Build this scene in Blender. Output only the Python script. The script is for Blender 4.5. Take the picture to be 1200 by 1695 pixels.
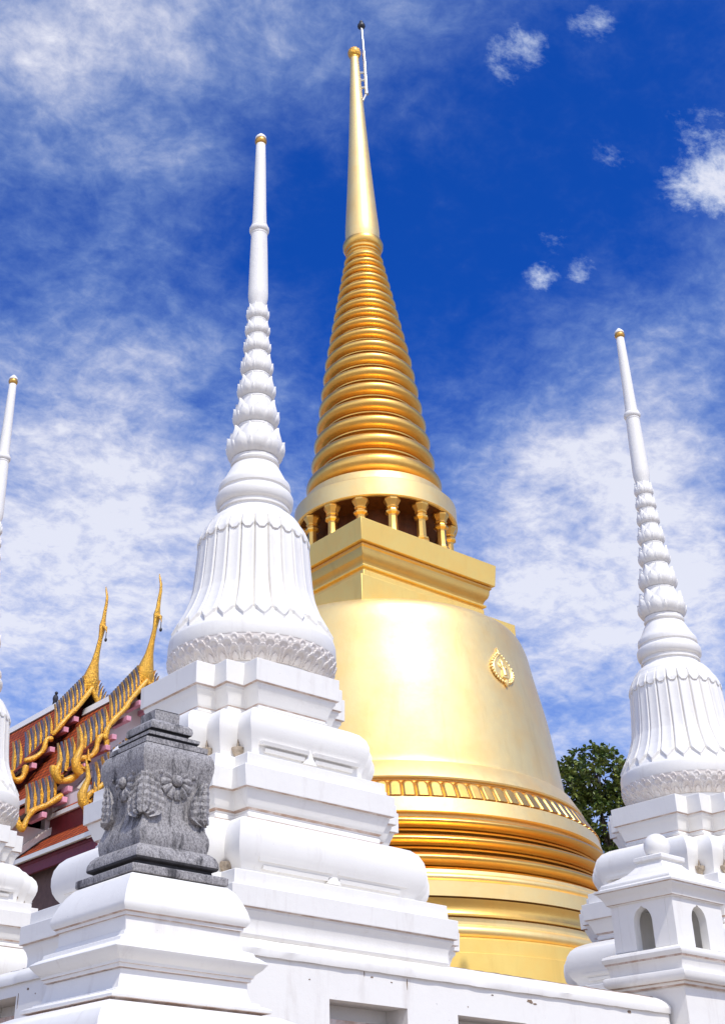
import bpy, bmesh, math, random
from mathutils import Vector, Matrix
R = math.radians
PI = math.pi
for o in list(bpy.data.objects): bpy.data.objects.remove(o)
scene = bpy.context.scene
COL = scene.collection
random.seed(7)

# ------------------------------------------------------------ camera (eye at the origin, 1.6 m above the paving)
YAW, PITCH, ROLL = R(54.34538), R(30.40864), R(-0.97185)
FPX, CX, CY = 2147.258, 426.094, 751.873          # for the 1200 x 1695 photograph
fw = Vector((math.cos(YAW)*math.cos(PITCH), math.sin(YAW)*math.cos(PITCH), math.sin(PITCH)))
rt0 = Vector((math.sin(YAW), -math.cos(YAW), 0)); dn0 = -rt0.cross(fw)
rt = math.cos(ROLL)*rt0 + math.sin(ROLL)*dn0
dn = -math.sin(ROLL)*rt0 + math.cos(ROLL)*dn0
cam = bpy.data.cameras.new("camera"); camo = bpy.data.objects.new("camera", cam); COL.objects.link(camo)
up = -dn; bk = -fw
camo.matrix_world = Matrix(((rt.x, up.x, bk.x, 0), (rt.y, up.y, bk.y, 0), (rt.z, up.z, bk.z, 0), (0, 0, 0, 1)))
cam.sensor_fit = 'VERTICAL'; cam.sensor_height = 36.0; cam.lens = FPX/1695*36
cam.shift_x = (600-CX)/1695; cam.shift_y = -(847.5-CY)/1695
cam.clip_start = 0.05; cam.clip_end = 3000
scene.camera = camo

# ------------------------------------------------------------ sun, sky, exposure
SUN_AZ, SUN_EL = R(257), R(56)
sd = Vector((math.cos(SUN_AZ)*math.cos(SUN_EL), math.sin(SUN_AZ)*math.cos(SUN_EL), math.sin(SUN_EL)))
sun = bpy.data.lights.new("sun", 'SUN'); sun.energy = 3.7; sun.angle = R(0.5); sun.color = (1.0, 0.965, 0.90)
suno = bpy.data.objects.new("sun", sun); COL.objects.link(suno); suno.rotation_euler = sd.to_track_quat('Z', 'Y').to_euler()
scene.view_settings.view_transform = 'Standard'; scene.view_settings.look = 'None'
scene.view_settings.exposure = -0.12; scene.view_settings.gamma = 1.0

world = bpy.data.worlds.new("World"); scene.world = world; world.use_nodes = True
wt = world.node_tree; wt.nodes.clear()
def N(t, kind, loc=None, **kw):
    n = t.nodes.new(kind)
    for k, v in kw.items(): setattr(n, k, v)
    return n
def setin(n, **kw):
    for k, v in kw.items(): n.inputs[k].default_value = v
def math_n(t, op, a, b=None, c=None, clamp=False):
    n = t.nodes.new('ShaderNodeMath'); n.operation = op; n.use_clamp = clamp
    for i, x in enumerate((a, b, c)):
        if x is None: continue
        if isinstance(x, (int, float)): n.inputs[i].default_value = x
        else: t.links.new(x, n.inputs[i])
    return n.outputs[0]
def mixc(t, f, a, b, mode='MIX'):
    n = t.nodes.new('ShaderNodeMix'); n.data_type = 'RGBA'; n.blend_type = mode
    for i, x in ((0, f), (6, a), (7, b)):
        if isinstance(x, (int, float)): n.inputs[i].default_value = x
        elif isinstance(x, tuple): n.inputs[i].default_value = x if len(x) == 4 else (*x, 1)
        else: t.links.new(x, n.inputs[i])
    return n.outputs[2]
def ramp(t, x, a, b, smooth=True):
    n = t.nodes.new('ShaderNodeMapRange'); n.interpolation_type = 'SMOOTHSTEP' if smooth else 'LINEAR'
    n.inputs[1].default_value = a; n.inputs[2].default_value = b
    t.links.new(x, n.inputs[0]); return n.outputs[0]

def pix_dir(x, y):
    return (rt*((x-CX)/FPX) + dn*((y-CY)/FPX) + fw).normalized()

def build_sky():
    t = wt
    out = N(t, 'ShaderNodeOutputWorld'); bg = N(t, 'ShaderNodeBackground'); bg.inputs[1].default_value = 0.108
    sky = N(t, 'ShaderNodeTexSky', sky_type='NISHITA', sun_disc=False)
    sky.sun_elevation = SUN_EL; sky.sun_rotation = PI/2 - SUN_AZ
    sky.air_density = 1.0; sky.dust_density = 0.3; sky.ozone_density = 3.0
    tint = mixc(t, 1.0, sky.outputs[0], (0.07, 0.52, 1.66), 'MULTIPLY')
    tc = N(t, 'ShaderNodeTexCoord'); sep = N(t, 'ShaderNodeSeparateXYZ'); t.links.new(tc.outputs['Generated'], sep.inputs[0])
    z = math_n(t, 'ADD', math_n(t, 'MAXIMUM', sep.outputs[2], 0.0), 0.22)
    # cloud layer: where the view ray meets a flat deck
    px = math_n(t, 'DIVIDE', sep.outputs[0], z); py = math_n(t, 'DIVIDE', sep.outputs[1], z)
    cmb = N(t, 'ShaderNodeCombineXYZ'); t.links.new(px, cmb.inputs[0]); t.links.new(py, cmb.inputs[1])
    def noise(scale, detail, rough, dist, stretch=(1, 1, 1), rot=0, off=(0, 0, 0)):
        mp = N(t, 'ShaderNodeMapping'); mp.inputs['Scale'].default_value = stretch; mp.inputs['Rotation'].default_value = (0, 0, rot)
        mp.inputs['Location'].default_value = off
        t.links.new(cmb.outputs[0], mp.inputs[0])
        n = N(t, 'ShaderNodeTexNoise'); setin(n, Scale=scale, Detail=detail, Roughness=rough, Distortion=dist)
        t.links.new(mp.outputs[0], n.inputs[0]); return n.outputs[0]
    big = noise(2.2, 5, 0.6, 0.5, (1, 1, 1), 0.6, (3.1, 1.7, 0))
    mid = noise(7.0, 9, 0.62, 0.35, (1.15, 1.15, 1), 0.3, (0.4, 5.2, 0))
    fine = noise(34, 6, 0.66, 0.3, (1.2, 1.3, 1), 0.2, (7, 2, 0))
    # broad banks of cloud in fixed sky directions
    def blob(x, y, rad, amp):
        d = pix_dir(x, y)
        vm = N(t, 'ShaderNodeVectorMath', operation='DISTANCE'); t.links.new(tc.outputs['Generated'], vm.inputs[0]); vm.inputs[1].default_value = d
        m = N(t, 'ShaderNodeMapRange', interpolation_type='SMOOTHSTEP'); m.inputs[1].default_value = rad/FPX; m.inputs[2].default_value = 0
        m.inputs[3].default_value = 0; m.inputs[4].default_value = amp
        t.links.new(vm.outputs['Value'], m.inputs[0]); return m.outputs[0]
    acc = None
    for b in [(20, 80, 360, .42), (330, 20, 420, .20), (130, 700, 480, .36), (60, 980, 460, .42), (330, 1000, 300, .2),
               (1150, 800, 480, .33), (980, 700, 330, .16), (1000, 1080, 420, .40), 
               (700, 20, 260, .10), (860, 800, 260, .12), (300, 620, 260, .10), (200, 260, 250, .08),
              (980, 260, 340, -.30), (700, 480, 420, -.26), (560, 330, 260, -.12), (330, 430, 260, -.06), (1100, 40, 260, -.08)]:
        o = blob(*b); acc = o if acc is None else math_n(t, 'ADD', acc, o)
    hz = ramp(t, sep.outputs[2], 0.62, 0.22)
    dt = N(t, 'ShaderNodeVectorMath', operation='DOT_PRODUCT'); t.links.new(tc.outputs['Generated'], dt.inputs[0]); dt.inputs[1].default_value = (math.cos(YAW), math.sin(YAW), 0)
    acc = math_n(t, 'ADD', acc, math_n(t, 'MULTIPLY', ramp(t, dt.outputs['Value'], 0.15, -0.45), 0.42))       # extra unseen cloud behind the camera, added as whiter fill light
    dens = math_n(t, 'ADD', acc, math_n(t, 'MULTIPLY', hz, 0.10))
    tex = math_n(t, 'ADD', math_n(t, 'MULTIPLY', big, 0.5), math_n(t, 'MULTIPLY', mid, 1.05))
    tex = math_n(t, 'ADD', tex, math_n(t, 'MULTIPLY', fine, 0.50))
    tot = math_n(t, 'ADD', math_n(t, 'SUBTRACT', tex, 1.035), dens)
    cov = math_n(t, 'POWER', ramp(t, tot, -.42, 0.62, False), 2.5)
    # a few small torn puffs
    puff = None
    for q in [(868, 88, 95, 1), (980, 42, 70, .9), (1195, 285, 150, 1.25), (915, 392, 70, .75), (895, 455, 55, .9), (960, 445, 50, .8), (1030, 250, 90, .5), (1120, 200, 70, .5)]:
        o = blob(*q); puff = o if puff is None else math_n(t, 'MAXIMUM', puff, o)
    pn = noise(13, 10, .70, .15, (1, 1.5, 1), .9, (2.2, 9.1, 0))
    pc = ramp(t, math_n(t, 'ADD', pn, math_n(t, 'MULTIPLY', puff, .26)), .60, .92)
    pc = math_n(t, 'MULTIPLY', pc, ramp(t, puff, 0.02, .6))
    cov = math_n(t, 'MULTIPLY', math_n(t, 'MAXIMUM', cov, pc), 0.90)
    fill_gain = math_n(t, 'ADD', 1.0, math_n(t, 'MULTIPLY', ramp(t, dt.outputs['Value'], 0.1, -0.6), 0.75))  # clouds out of view behind the camera brightened to add fill
    cloud0 = mixc(t, math_n(t, 'MAXIMUM', ramp(t, tot, 0.1, 0.6), pc), (5.2, 7.2, 9.8), (8.7, 8.9, 9.9))
    vm = N(t, 'ShaderNodeVectorMath', operation='SCALE'); t.links.new(cloud0, vm.inputs[0]); t.links.new(fill_gain, vm.inputs[3]); cloud = vm.outputs[0]
    hzc = mixc(t, math_n(t, 'MULTIPLY', ramp(t, sep.outputs[2], 0.55, 0.05), 0.55), tint, (4.2, 5.6, 9.0))
    col = mixc(t, cov, hzc, cloud)
    t.links.new(col, bg.inputs[0]); t.links.new(bg.outputs[0], out.inputs[0])
build_sky()

# ------------------------------------------------------------ materials
def newmat(name):
    m = bpy.data.materials.new(name); m.use_nodes = True
    return m, m.node_tree, m.node_tree.nodes['Principled BSDF']
def tnoise(t, src, scale, detail=6, rough=.6, dist=0., stretch=None):
    n = N(t, 'ShaderNodeTexNoise'); setin(n, Scale=scale, Detail=detail, Roughness=rough, Distortion=dist)
    if stretch:
        mp = N(t, 'ShaderNodeMapping'); mp.inputs['Scale'].default_value = stretch; t.links.new(src, mp.inputs[0]); src = mp.outputs[0]
    t.links.new(src, n.inputs[0]); return n.outputs[0]
def bump(t, bsdf, h, strength, dist=.01):
    b = N(t, 'ShaderNodeBump'); b.inputs['Strength'].default_value = strength; b.inputs['Distance'].default_value = dist
    t.links.new(h, b.inputs['Height']); t.links.new(b.outputs[0], bsdf.inputs['Normal'])
def geo(t):
    return N(t, 'ShaderNodeNewGeometry').outputs['Position']

def plaster(name, base, grime=0.0):
    m, t, b = newmat(name); p = geo(t)
    n1 = tnoise(t, p, 2.2, 6, .65); n2 = tnoise(t, p, 5.5, 8, .7, .3, (1, 1, .16)); n3 = tnoise(t, p, 38, 3, .6)
    c = mixc(t, math_n(t, 'MULTIPLY', ramp(t, n1, .42, .72), .28), base, tuple(x*f for x, f in zip(base, (.88, .87, .88))))
    c = mixc(t, math_n(t, 'MULTIPLY', ramp(t, n2, .53, .76), .38), c, (.52, .46, .41))      # rain streaks
    c = mixc(t, math_n(t, 'MULTIPLY', ramp(t, n3, .72, .78), .6), c, (.16, .14, .13))       # black mould specks
    if grime:
        n4 = tnoise(t, p, 9, 5, .65)
        c = mixc(t, math_n(t, 'MULTIPLY', ramp(t, n4, .28, .66), grime), c, (.40, .25, .17))
    t.links.new(c, b.inputs['Base Color']); setin(b, Roughness=.55)
    b.inputs['Specular IOR Level'].default_value = .35
    h = math_n(t, 'ADD', math_n(t, 'MULTIPLY', tnoise(t, p, 14, 4, .6), .7), math_n(t, 'MULTIPLY', tnoise(t, p, 110, 3, .6), .25))
    bump(t, b, h, .35, .008)
    return m
WHITE = plaster("white_plaster", (.81, .785, .735))
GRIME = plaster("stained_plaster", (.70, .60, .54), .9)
RELIEF = plaster("relief_plaster", (.79, .75, .70), .22)

def goldmat(name, base, rough, metal=.8, scale=7., carve=False):
    m, t, b = newmat(name); p = geo(t)
    n1 = tnoise(t, p, 1.3, 6, .6); n2 = tnoise(t, p, scale, 7, .65, .2); n3 = tnoise(t, p, 3.2, 6, .7, .2, (1, 1, .12))
    c = mixc(t, ramp(t, n1, .35, .7), base, tuple(x*f for x, f in zip(base, (1.03, .93, .78))))
    c = mixc(t, math_n(t, 'MULTIPLY', ramp(t, n3, .50, .75), .6), c, tuple(x*f for x, f in zip(base, (.88, .80, .66))))
    t.links.new(c, b.inputs['Base Color']); setin(b, Metallic=metal)
    t.links.new(math_n(t, 'ADD', math_n(t, 'MULTIPLY', n2, .16), rough-.08), b.inputs['Roughness'])
    setin(b, **{'Coat Weight': .8, 'Coat Roughness': .42})
    h = math_n(t, 'ADD', math_n(t, 'MULTIPLY', tnoise(t, p, 9, 5, .55), .5), math_n(t, 'MULTIPLY', tnoise(t, p, 42, 3, .6), .18))
    bump(t, b, h, .22, .02)
    if carve: bump(t, b, math_n(t, 'ADD', tnoise(t, p, 16, 4, .6, .8), math_n(t, 'MULTIPLY', tnoise(t, p, 45, 3, .6), .4)), 1.0, .05)
    return m
GOLD = goldmat("gold_paint", (.95, .72, .30), .49, .75)
GOLDY = goldmat("yellow_gold_paint", (.95, .68, .17), .5, .6)
GOLDR = goldmat("gold_moulding_paint", (.89, .54, .115), .38, .95)
GOLDT = goldmat("gilded_carving", (.86, .47, .035), .36, .6, 30, True)

GOLDD = goldmat("old_gold", (.62, .34, .05), .4, .7)

def flat(name, base, rough=.6, var=.25, sc=6, metal=0., bm=.2):
    m, t, b = newmat(name); p = geo(t)
    c = mixc(t, ramp(t, tnoise(t, p, sc, 6, .65), .35, .7), base, tuple(x*(1-var) for x in base))
    t.links.new(c, b.inputs['Base Color']); setin(b, Roughness=rough, Metallic=metal)
    bump(t, b, tnoise(t, p, sc*8, 4, .6), bm, .01)
    return m
PINK = flat("pink_paint", (.80, .36, .46)); MAROON = flat("maroon_paint", (.17, .018, .022), .5)
DARKWOOD = flat("dark_wood", (.035, .018, .016), .7); BROWNWALL = flat("brown_wall", (.13, .075, .065), .8)
PAVE = flat("paving", (.33, .27, .21), .85, .2, .7); STEEL = flat("steel", (.62, .62, .60), .3, .1, 6, .9)
BLACK = flat("black_metal", (.03, .03, .035), .4); GLASSY = flat("terrazzo", (.33, .27, .20), .7)
REDWOOD = flat("red_brown_wood", (.20, .075, .04), .6); FINGREY = flat("glass_mosaic", (.20, .19, .24), .25, .6, 40)
WALLPINK = plaster("pinkish_wall_plaster", (.78, .70, .70))  # pinkish white plaster of the hall and gable walls
BIRD = flat("bird_feathers", (.03, .03, .04), .7)
CREAM = flat("cup_plaster", (.50, .40, .29), .7, .5, 20)
DIRTLINE = flat("dirt_crack", (.27, .19, .13), .9, .5, 20)

def stonemat():
    m, t, b = newmat("carved_grey_stone"); p = geo(t)
    n1 = tnoise(t, p, 9, 8, .72, .3, (1, 1, .30)); n2 = tnoise(t, p, 70, 8, .85, .3, (1, 1, .75)); n3 = tnoise(t, p, 3, 5, .6)
    c = mixc(t, ramp(t, n2, .34, .64), (.13, .122, .125), (.54, .51, .495))
    c = mixc(t, math_n(t, 'MULTIPLY', ramp(t, n1, .50, .66), .9), c, (.035, .033, .036))
    c = mixc(t, math_n(t, 'MULTIPLY', ramp(t, n3, .55, .75), .5), c, (.10, .09, .09))
    t.links.new(c, b.inputs['Base Color']); setin(b, Roughness=.8)
    h = math_n(t, 'ADD', math_n(t, 'MULTIPLY', n2, .6), math_n(t, 'MULTIPLY', tnoise(t, p, 60, 5, .7, .5, (1, 1, .40)), .9))
    bump(t, b, h, 1.0, .012)
    return m
STONE = stonemat()

SHADEBROWN = flat('recess_shade_brown', (.16, .05, .012), .5, .4, 8, .4)  # dark red-brown that paints in the shade of the column recess
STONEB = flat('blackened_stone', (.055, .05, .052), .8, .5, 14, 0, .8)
def tilemat():
    m, t, b = newmat("orange_roof_tiles")
    uv = N(t, 'ShaderNodeUVMap'); br = N(t, 'ShaderNodeTexBrick')
    br.offset = .5; setin(br, Scale=1.0)
    br.inputs['Color1'].default_value = (.52, .095, .02, 1); br.inputs['Color2'].default_value = (.30, .045, .015, 1); br.inputs['Mortar'].default_value = (.07, .02, .012, 1)
    br.inputs['Mortar Size'].default_value = .03; br.inputs['Brick Width'].default_value = .26; br.inputs['Row Height'].default_value = .20
    t.links.new(uv.outputs[0], br.inputs[0])
    c = mixc(t, math_n(t, 'MULTIPLY', tnoise(t, geo(t), 2.0, 5, .6), .5), br.outputs[0], (.30, .06, .02))
    t.links.new(c, b.inputs['Base Color']); setin(b, Roughness=.75); b.inputs['Specular IOR Level'].default_value = .15
    h = math_n(t, 'SUBTRACT', 1.0, br.outputs['Fac']); bump(t, b, h, 1.0, .05)
    return m
TILE = tilemat()
def leafmat(name, a, bcol):
    m, t, b = newmat(name); oi = tnoise(t, geo(t), 3.5, 3, .6)
    c = mixc(t, ramp(t, oi, .35, .65), a, bcol); t.links.new(c, b.inputs['Base Color']); setin(b, Roughness=.38)
    b.inputs['Transmission Weight'].default_value = 0.0
    return m
LEAF = leafmat("leaf_green", (.05, .095, .018), (.19, .22, .045)); BARK = flat("bark", (.11, .085, .065), .9)

# ------------------------------------------------------------ object helpers
def link(name, bm, mats, parent=None, smooth=35, bevel=0.0):
    me = bpy.data.meshes.new(name); bmesh.ops.recalc_face_normals(bm, faces=bm.faces[:]) ; bm.to_mesh(me); bm.free()
    if not isinstance(mats, (list, tuple)): mats = [mats]
    for m in mats: me.materials.append(m)
    if smooth:
        me.polygons.foreach_set('use_smooth', [True]*len(me.polygons)); me.set_sharp_from_angle(angle=R(smooth))
    o = bpy.data.objects.new(name, me); COL.objects.link(o)
    if parent is not None: o.parent = parent
    if bevel:
        md = o.modifiers.new("bevel", 'BEVEL'); md.width = bevel; md.segments = 2; md.limit_method = 'ANGLE'; md.angle_limit = R(50)
    return o
def tag(o, label=None, cat=None, group=None, kind=None):
    if label: o['label'] = label
    if cat: o['category'] = cat
    if group: o['group'] = group
    if kind: o['kind'] = kind
    return o
def thing(name, loc, label, cat, group=None):
    o = bpy.data.objects.new(name, None); COL.objects.link(o); o.location = loc; o.empty_display_size = .3
    return tag(o, label, cat, group)
def copy_tree(o, parent=None):
    c = o.copy(); COL.objects.link(c); c.parent = parent
    for ch in list(o.children): copy_tree(ch, c)
    return c

def add_lathe(bm, prof, n=96, lean=None, c=(0, 0), cap=True, mi=0):
    rings = []
    for r, z in prof:
        lx, ly = lean(z) if lean else (0, 0)
        rings.append([bm.verts.new((c[0]+lx+r*math.cos(2*PI*i/n), c[1]+ly+r*math.sin(2*PI*i/n), z)) for i in range(n)])
    for a, b in zip(rings, rings[1:]):
        for i in range(n):
            f = bm.faces.new((a[i], a[(i+1) % n], b[(i+1) % n], b[i])); f.material_index = mi
    if cap:
        for k, rg in ((0, rings[0]), (-1, rings[-1])):
            f = bm.faces.new(rg); f.material_index = mi
    return rings
def outline(a, s):
    b = a-2*s
    q = [(-b, -a), (b, -a), (b, -(a-s)), (a-s, -(a-s)), (a-s, -b)]      # one side and the corner after it
    pts = []
    for k in range(4):
        c, sn = [(1, 0), (0, 1), (-1, 0), (0, -1)][k]
        for x, y in q: pts.append((x*c-y*sn, x*sn+y*c))
    return pts
def square(a, s=0): return [(-a, -a), (a, -a), (a, a), (-a, a)]
def add_sweep(bm, prof, shape, s=0, c=(0, 0), cap=True, grime=True):
    """prof: (half size, z[, material index of the segment that ENDS here])"""
    rings = []
    for p in prof:
        rings.append([bm.verts.new((c[0]+x, c[1]+y, p[1])) for x, y in shape(p[0], s)])
    for rg in rings:
        for v in rg: v.co += Vector((random.gauss(0, .0016), random.gauss(0, .0016), random.gauss(0, .0012)))
    n = len(rings[0])
    for k, (a, b) in enumerate(zip(rings, rings[1:])):
        mi = prof[k+1][2] if len(prof[k+1]) > 2 else 0
        for i in range(n):
            f = bm.faces.new((a[i], a[(i+1) % n], b[(i+1) % n], b[i])); f.material_index = mi
    if cap:
        bm.faces.new(rings[0]); bm.faces.new(rings[-1])
def add_box(bm, x0, x1, y0, y1, z0, z1, mi=0):
    v = [bm.verts.new(p) for p in ((x0, y0, z0), (x1, y0, z0), (x1, y1, z0), (x0, y1, z0), (x0, y0, z1), (x1, y0, z1), (x1, y1, z1), (x0, y1, z1))]
    for q in ((0, 3, 2, 1), (4, 5, 6, 7), (0, 1, 5, 4), (1, 2, 6, 5), (2, 3, 7, 6), (3, 0, 4, 7)):
        f = bm.faces.new([v[i] for i in q]); f.material_index = mi
def add_tube(bm, pts, rads, n=10, flatten=1.0, axis=None):
    pts = [Vector(p) for p in pts]; rings = []
    for i, p in enumerate(pts):
        d = (pts[min(i+1, len(pts)-1)]-pts[max(i-1, 0)]).normalized()
        ref = Vector(axis) if axis else (Vector((0, 0, 1)) if abs(d.z) < .9 else Vector((1, 0, 0)))
        u = d.cross(ref).normalized(); w = u.cross(d).normalized()
        rings.append([bm.verts.new(p + u*(rads[i]*flatten*math.cos(2*PI*k/n)) + w*(rads[i]*math.sin(2*PI*k/n))) for k in range(n)])
    for a, b in zip(rings, rings[1:]):
        for k in range(n): bm.faces.new((a[k], a[(k+1) % n], b[(k+1) % n], b[k]))
    bm.faces.new(rings[0]); bm.faces.new(rings[-1])
def add_ball(bm, c, r, u=16, v=10, sz=1.0):
    m = Matrix.Translation(c) @ Matrix.Diagonal((1, 1, sz, 1))
    bmesh.ops.create_uvsphere(bm, u_segments=u, v_segments=v, radius=r, matrix=m)
def add_prism(bm, poly, y0, y1, mi=0, axis='y'):
    """poly in (x,z) extruded from y0 to y1 (axis y) or in (y,z) extruded along x"""
    f3 = (lambda p, t: (p[0], t, p[1])) if axis == 'y' else (lambda p, t: (t, p[0], p[1]))
    a = [bm.verts.new(f3(p, y0)) for p in poly]; b = [bm.verts.new(f3(p, y1)) for p in poly]; n = len(poly)
    for f in [bm.faces.new(a), bm.faces.new(b)] + [bm.faces.new((a[i], a[(i+1) % n], b[(i+1) % n], b[i])) for i in range(n)]: f.material_index = mi
def interp(x, tab):
    if x <= tab[0][0]: return tab[0][1]
    for (x0, y0), (x1, y1) in zip(tab, tab[1:]):
        if x <= x1: return y0+(y1-y0)*(x-x0)/(x1-x0)
    return tab[-1][1]
def heightfield(bm, n, zs, rfun, mi=0):
    rings = []
    for z in zs:
        rings.append([bm.verts.new((rfun(2*PI*i/n, z)[0]*math.cos(2*PI*i/n), rfun(2*PI*i/n, z)[0]*math.sin(2*PI*i/n), rfun(2*PI*i/n, z)[1])) for i in range(n)])
    for a, b in zip(rings, rings[1:]):
        for i in range(n): bm.faces.new((a[i], a[(i+1) % n], b[(i+1) % n], b[i])).material_index = mi
    bm.faces.new(rings[0]); bm.faces.new(rings[-1])

# ------------------------------------------------------------ setting: paving and terrace
GZ = -1.6
bm = bmesh.new(); add_box(bm, -400, 400, -400, 400, GZ-.4, GZ); tag(link("ground", bm, PAVE, smooth=0), kind="structure")
bm = bmesh.new(); add_box(bm, 5.8, 32, 8.85, 46, GZ+.05, 1.80); tag(link("terrace_floor", bm, GLASSY, smooth=0), kind="structure")

# ------------------------------------------------------------ white stupas
ZB = 1.80
def make_white_stupa(loc, label):
    root = thing("white_stupa", loc, label, "stupa", "white stupas round the golden stupa")
    S = .2; OX = (-.057, .04); dz = -loc[2]
    def tier(name, prof, bev=.007):
        bm = bmesh.new(); add_sweep(bm, [(p[0], p[1]+dz) + tuple(p[2:]) for p in prof], outline, S, OX)
        return link(name, bm, [WHITE, GRIME], root, 35, bev)
    # broad bottom tier
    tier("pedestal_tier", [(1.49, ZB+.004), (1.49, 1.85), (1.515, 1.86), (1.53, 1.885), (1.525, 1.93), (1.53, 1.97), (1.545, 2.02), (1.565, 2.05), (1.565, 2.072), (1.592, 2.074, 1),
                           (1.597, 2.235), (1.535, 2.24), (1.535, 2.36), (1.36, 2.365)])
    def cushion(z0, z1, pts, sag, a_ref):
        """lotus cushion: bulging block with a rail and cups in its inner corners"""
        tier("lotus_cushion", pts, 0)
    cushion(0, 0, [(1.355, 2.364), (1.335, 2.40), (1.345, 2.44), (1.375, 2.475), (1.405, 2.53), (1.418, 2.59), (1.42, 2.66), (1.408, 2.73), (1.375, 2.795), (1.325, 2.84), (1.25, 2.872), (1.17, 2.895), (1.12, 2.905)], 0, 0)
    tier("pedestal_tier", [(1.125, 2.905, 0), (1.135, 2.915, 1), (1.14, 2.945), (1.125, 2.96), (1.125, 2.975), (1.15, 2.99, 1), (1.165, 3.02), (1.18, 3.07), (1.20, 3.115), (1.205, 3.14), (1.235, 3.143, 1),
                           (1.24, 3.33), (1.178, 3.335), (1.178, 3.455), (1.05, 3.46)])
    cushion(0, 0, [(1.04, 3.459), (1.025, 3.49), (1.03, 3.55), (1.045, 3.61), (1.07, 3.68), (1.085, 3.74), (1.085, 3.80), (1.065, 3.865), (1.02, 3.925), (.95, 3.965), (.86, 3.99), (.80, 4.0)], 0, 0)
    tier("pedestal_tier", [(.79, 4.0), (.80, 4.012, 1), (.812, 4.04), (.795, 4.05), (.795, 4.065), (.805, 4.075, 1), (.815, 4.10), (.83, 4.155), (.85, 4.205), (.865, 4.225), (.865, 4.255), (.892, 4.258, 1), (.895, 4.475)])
    # rails with a small pointed tongue on each cushion side, cups in the inner corners
    for zc, ac, hw, in ((3.535, 1.03, .56), (2.435, 1.345, .80)):
        for k in range(4):
            bm = bmesh.new()
            for sgn in (-1, 1):
                for zz, pr, l0, l1 in ((zc+.055, .050, .03, hw), (zc, .022, .06, hw-.06)):
                    x0, x1 = sorted((sgn*l0, sgn*l1))
                    poly = [(-ac-pr-.012, zz+.03), (-ac-pr, zz), (-ac+.10, zz+.004), (-ac+.10, zz+.05)]
                    add_prism(bm, poly, x0, x1, 0, 'x')
            poly = [(-.075, zc-.02), (.075, zc-.02), (.035, zc+.035), (0, zc+.12), (-.035, zc+.035)]
            add_prism(bm, poly, -ac-.03, -ac+.10, 0)
            for f in bm.faces:
                f.material_index = 1 if f.calc_center_median().z < zc+.06 and abs(f.normal.z) > .7 else 0
            for v in bm.verts: v.co.z += dz
            bmesh.ops.rotate(bm, verts=bm.verts, cent=(0, 0, 0), matrix=Matrix.Rotation(k*PI/2, 3, 'Z'))
            for v in bm.verts: v.co.x += OX[0]; v.co.y += OX[1]
            link("panel_rail", bm, [WHITE, GRIME], root, 30)
        for k in range(4):
            for p in ((-(ac-2*S), -(ac-S)), (-(ac-S), -(ac-2*S))):
                q = Matrix.Rotation(k*PI/2, 2) @ Vector((p[0]-.03, p[1]-.03))
                bm = bmesh.new()
                add_lathe(bm, [(.012, -.10), (.022, -.075), (.03, -.05), (.05, -.02), (.062, .012), (.06, .02), (.048, .018), (.03, .0)], 14)
                add_lathe(bm, [(.011, -.02), (.009, .12), (.004, .21)], 8)
                for v in bm.verts: v.co += Vector((q.x+OX[0], q.y+OX[1], zc+.03+dz))
                link("corner_cup", bm, CREAM, root, 40)
    # round foot with carved lotus scales
    NS = 38; T0, T1 = 4.56, 4.80
    def relief(th, t):
        r0 = .70+.142*math.sin(min(1, max(0, (t-T0)/(T1-T0)))*PI/2)**.9; k = (t-T0)/(T1-T0); h = 0
        for row, (ph, wid, base, top, lift) in enumerate(((0, .96, -.05, .56, .034), (.5, .96, .15, .84, .022), (0, .62, .5, 1.0, .013))):
            u = (th/(2*PI)*NS+ph) % 1-.5; u = u/(.5*wid)
            v = (k-base)/(top-base)
            if abs(u) <= 1 and v <= 1:
                d = math.sqrt(abs(u)**2.2+(max(0, v))**2.4)
                if d < 1:
                    h = max(h, lift*(1.0 if d > .76 else (.42 if d > .5 else .9))); break
        return r0+h, t
    def scalefun(th, z): return relief(th, z)
    bm = bmesh.new()
    zs = [T0+(T1-T0)*i/40 for i in range(41)]
    heightfield(bm, NS*20, zs, scalefun)
    for v in bm.verts: v.co.z += dz
    link("scale_band", bm, RELIEF, root, 60)
    bm = bmesh.new(); add_lathe(bm, [(.70, 4.47+dz), (.715, 4.50+dz), (.72, 4.53+dz), (.715, 4.555+dz), (.69, 4.57+dz)], 96)
    add_lathe(bm, [(.80, 4.79+dz), (.846, 4.795+dz), (.852, 4.81+dz), (.85, 4.93+dz), (.84, 4.965+dz), (.80, 5.0+dz)], 128); link("rim_band", bm, WHITE, root, 35)
    # fluted bell
    btab = [(4.94, .835), (5.0, .815), (5.05, .785), (5.12, .742), (5.24, .682), (5.34, .645), (5.45, .612), (5.6, .590), (5.8, .572), (6.0, .558), (6.12, .546), (6.2, .535), (6.27, .518), (6.32, .498), (6.36, .47), (6.39, .44), (6.42, .40)]
    NF = 26
    def bell(th, z):
        r = interp(z, btab); u = ((th/(2*PI)*NF) % 1-.5)*2; h = 0
        zt = 4.985+.12*abs(u)**1.1
        if z > zt and z < 6.26:
            e = min(1, (z-zt)/.03)
            wid = max(0, min(1, (1-abs(u))/.24))
            prof = .052*(wid**.55) - .020*(1-u*u)
            fade = 1-max(0, (z-6.12)/.14)
            h = e*prof*fade*(.85 if z > 5.5 else .85+.3*(5.5-z)/.44)
        zl = 6.145-.085*math.sqrt(max(0, 1-(u/.93)**2)) if abs(u) < .93 else 9
        if z > zl and z < 6.30: h = max(h, 0)+.016*min(1, (6.30-z)/.07)
        return r+h, z+dz
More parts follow.
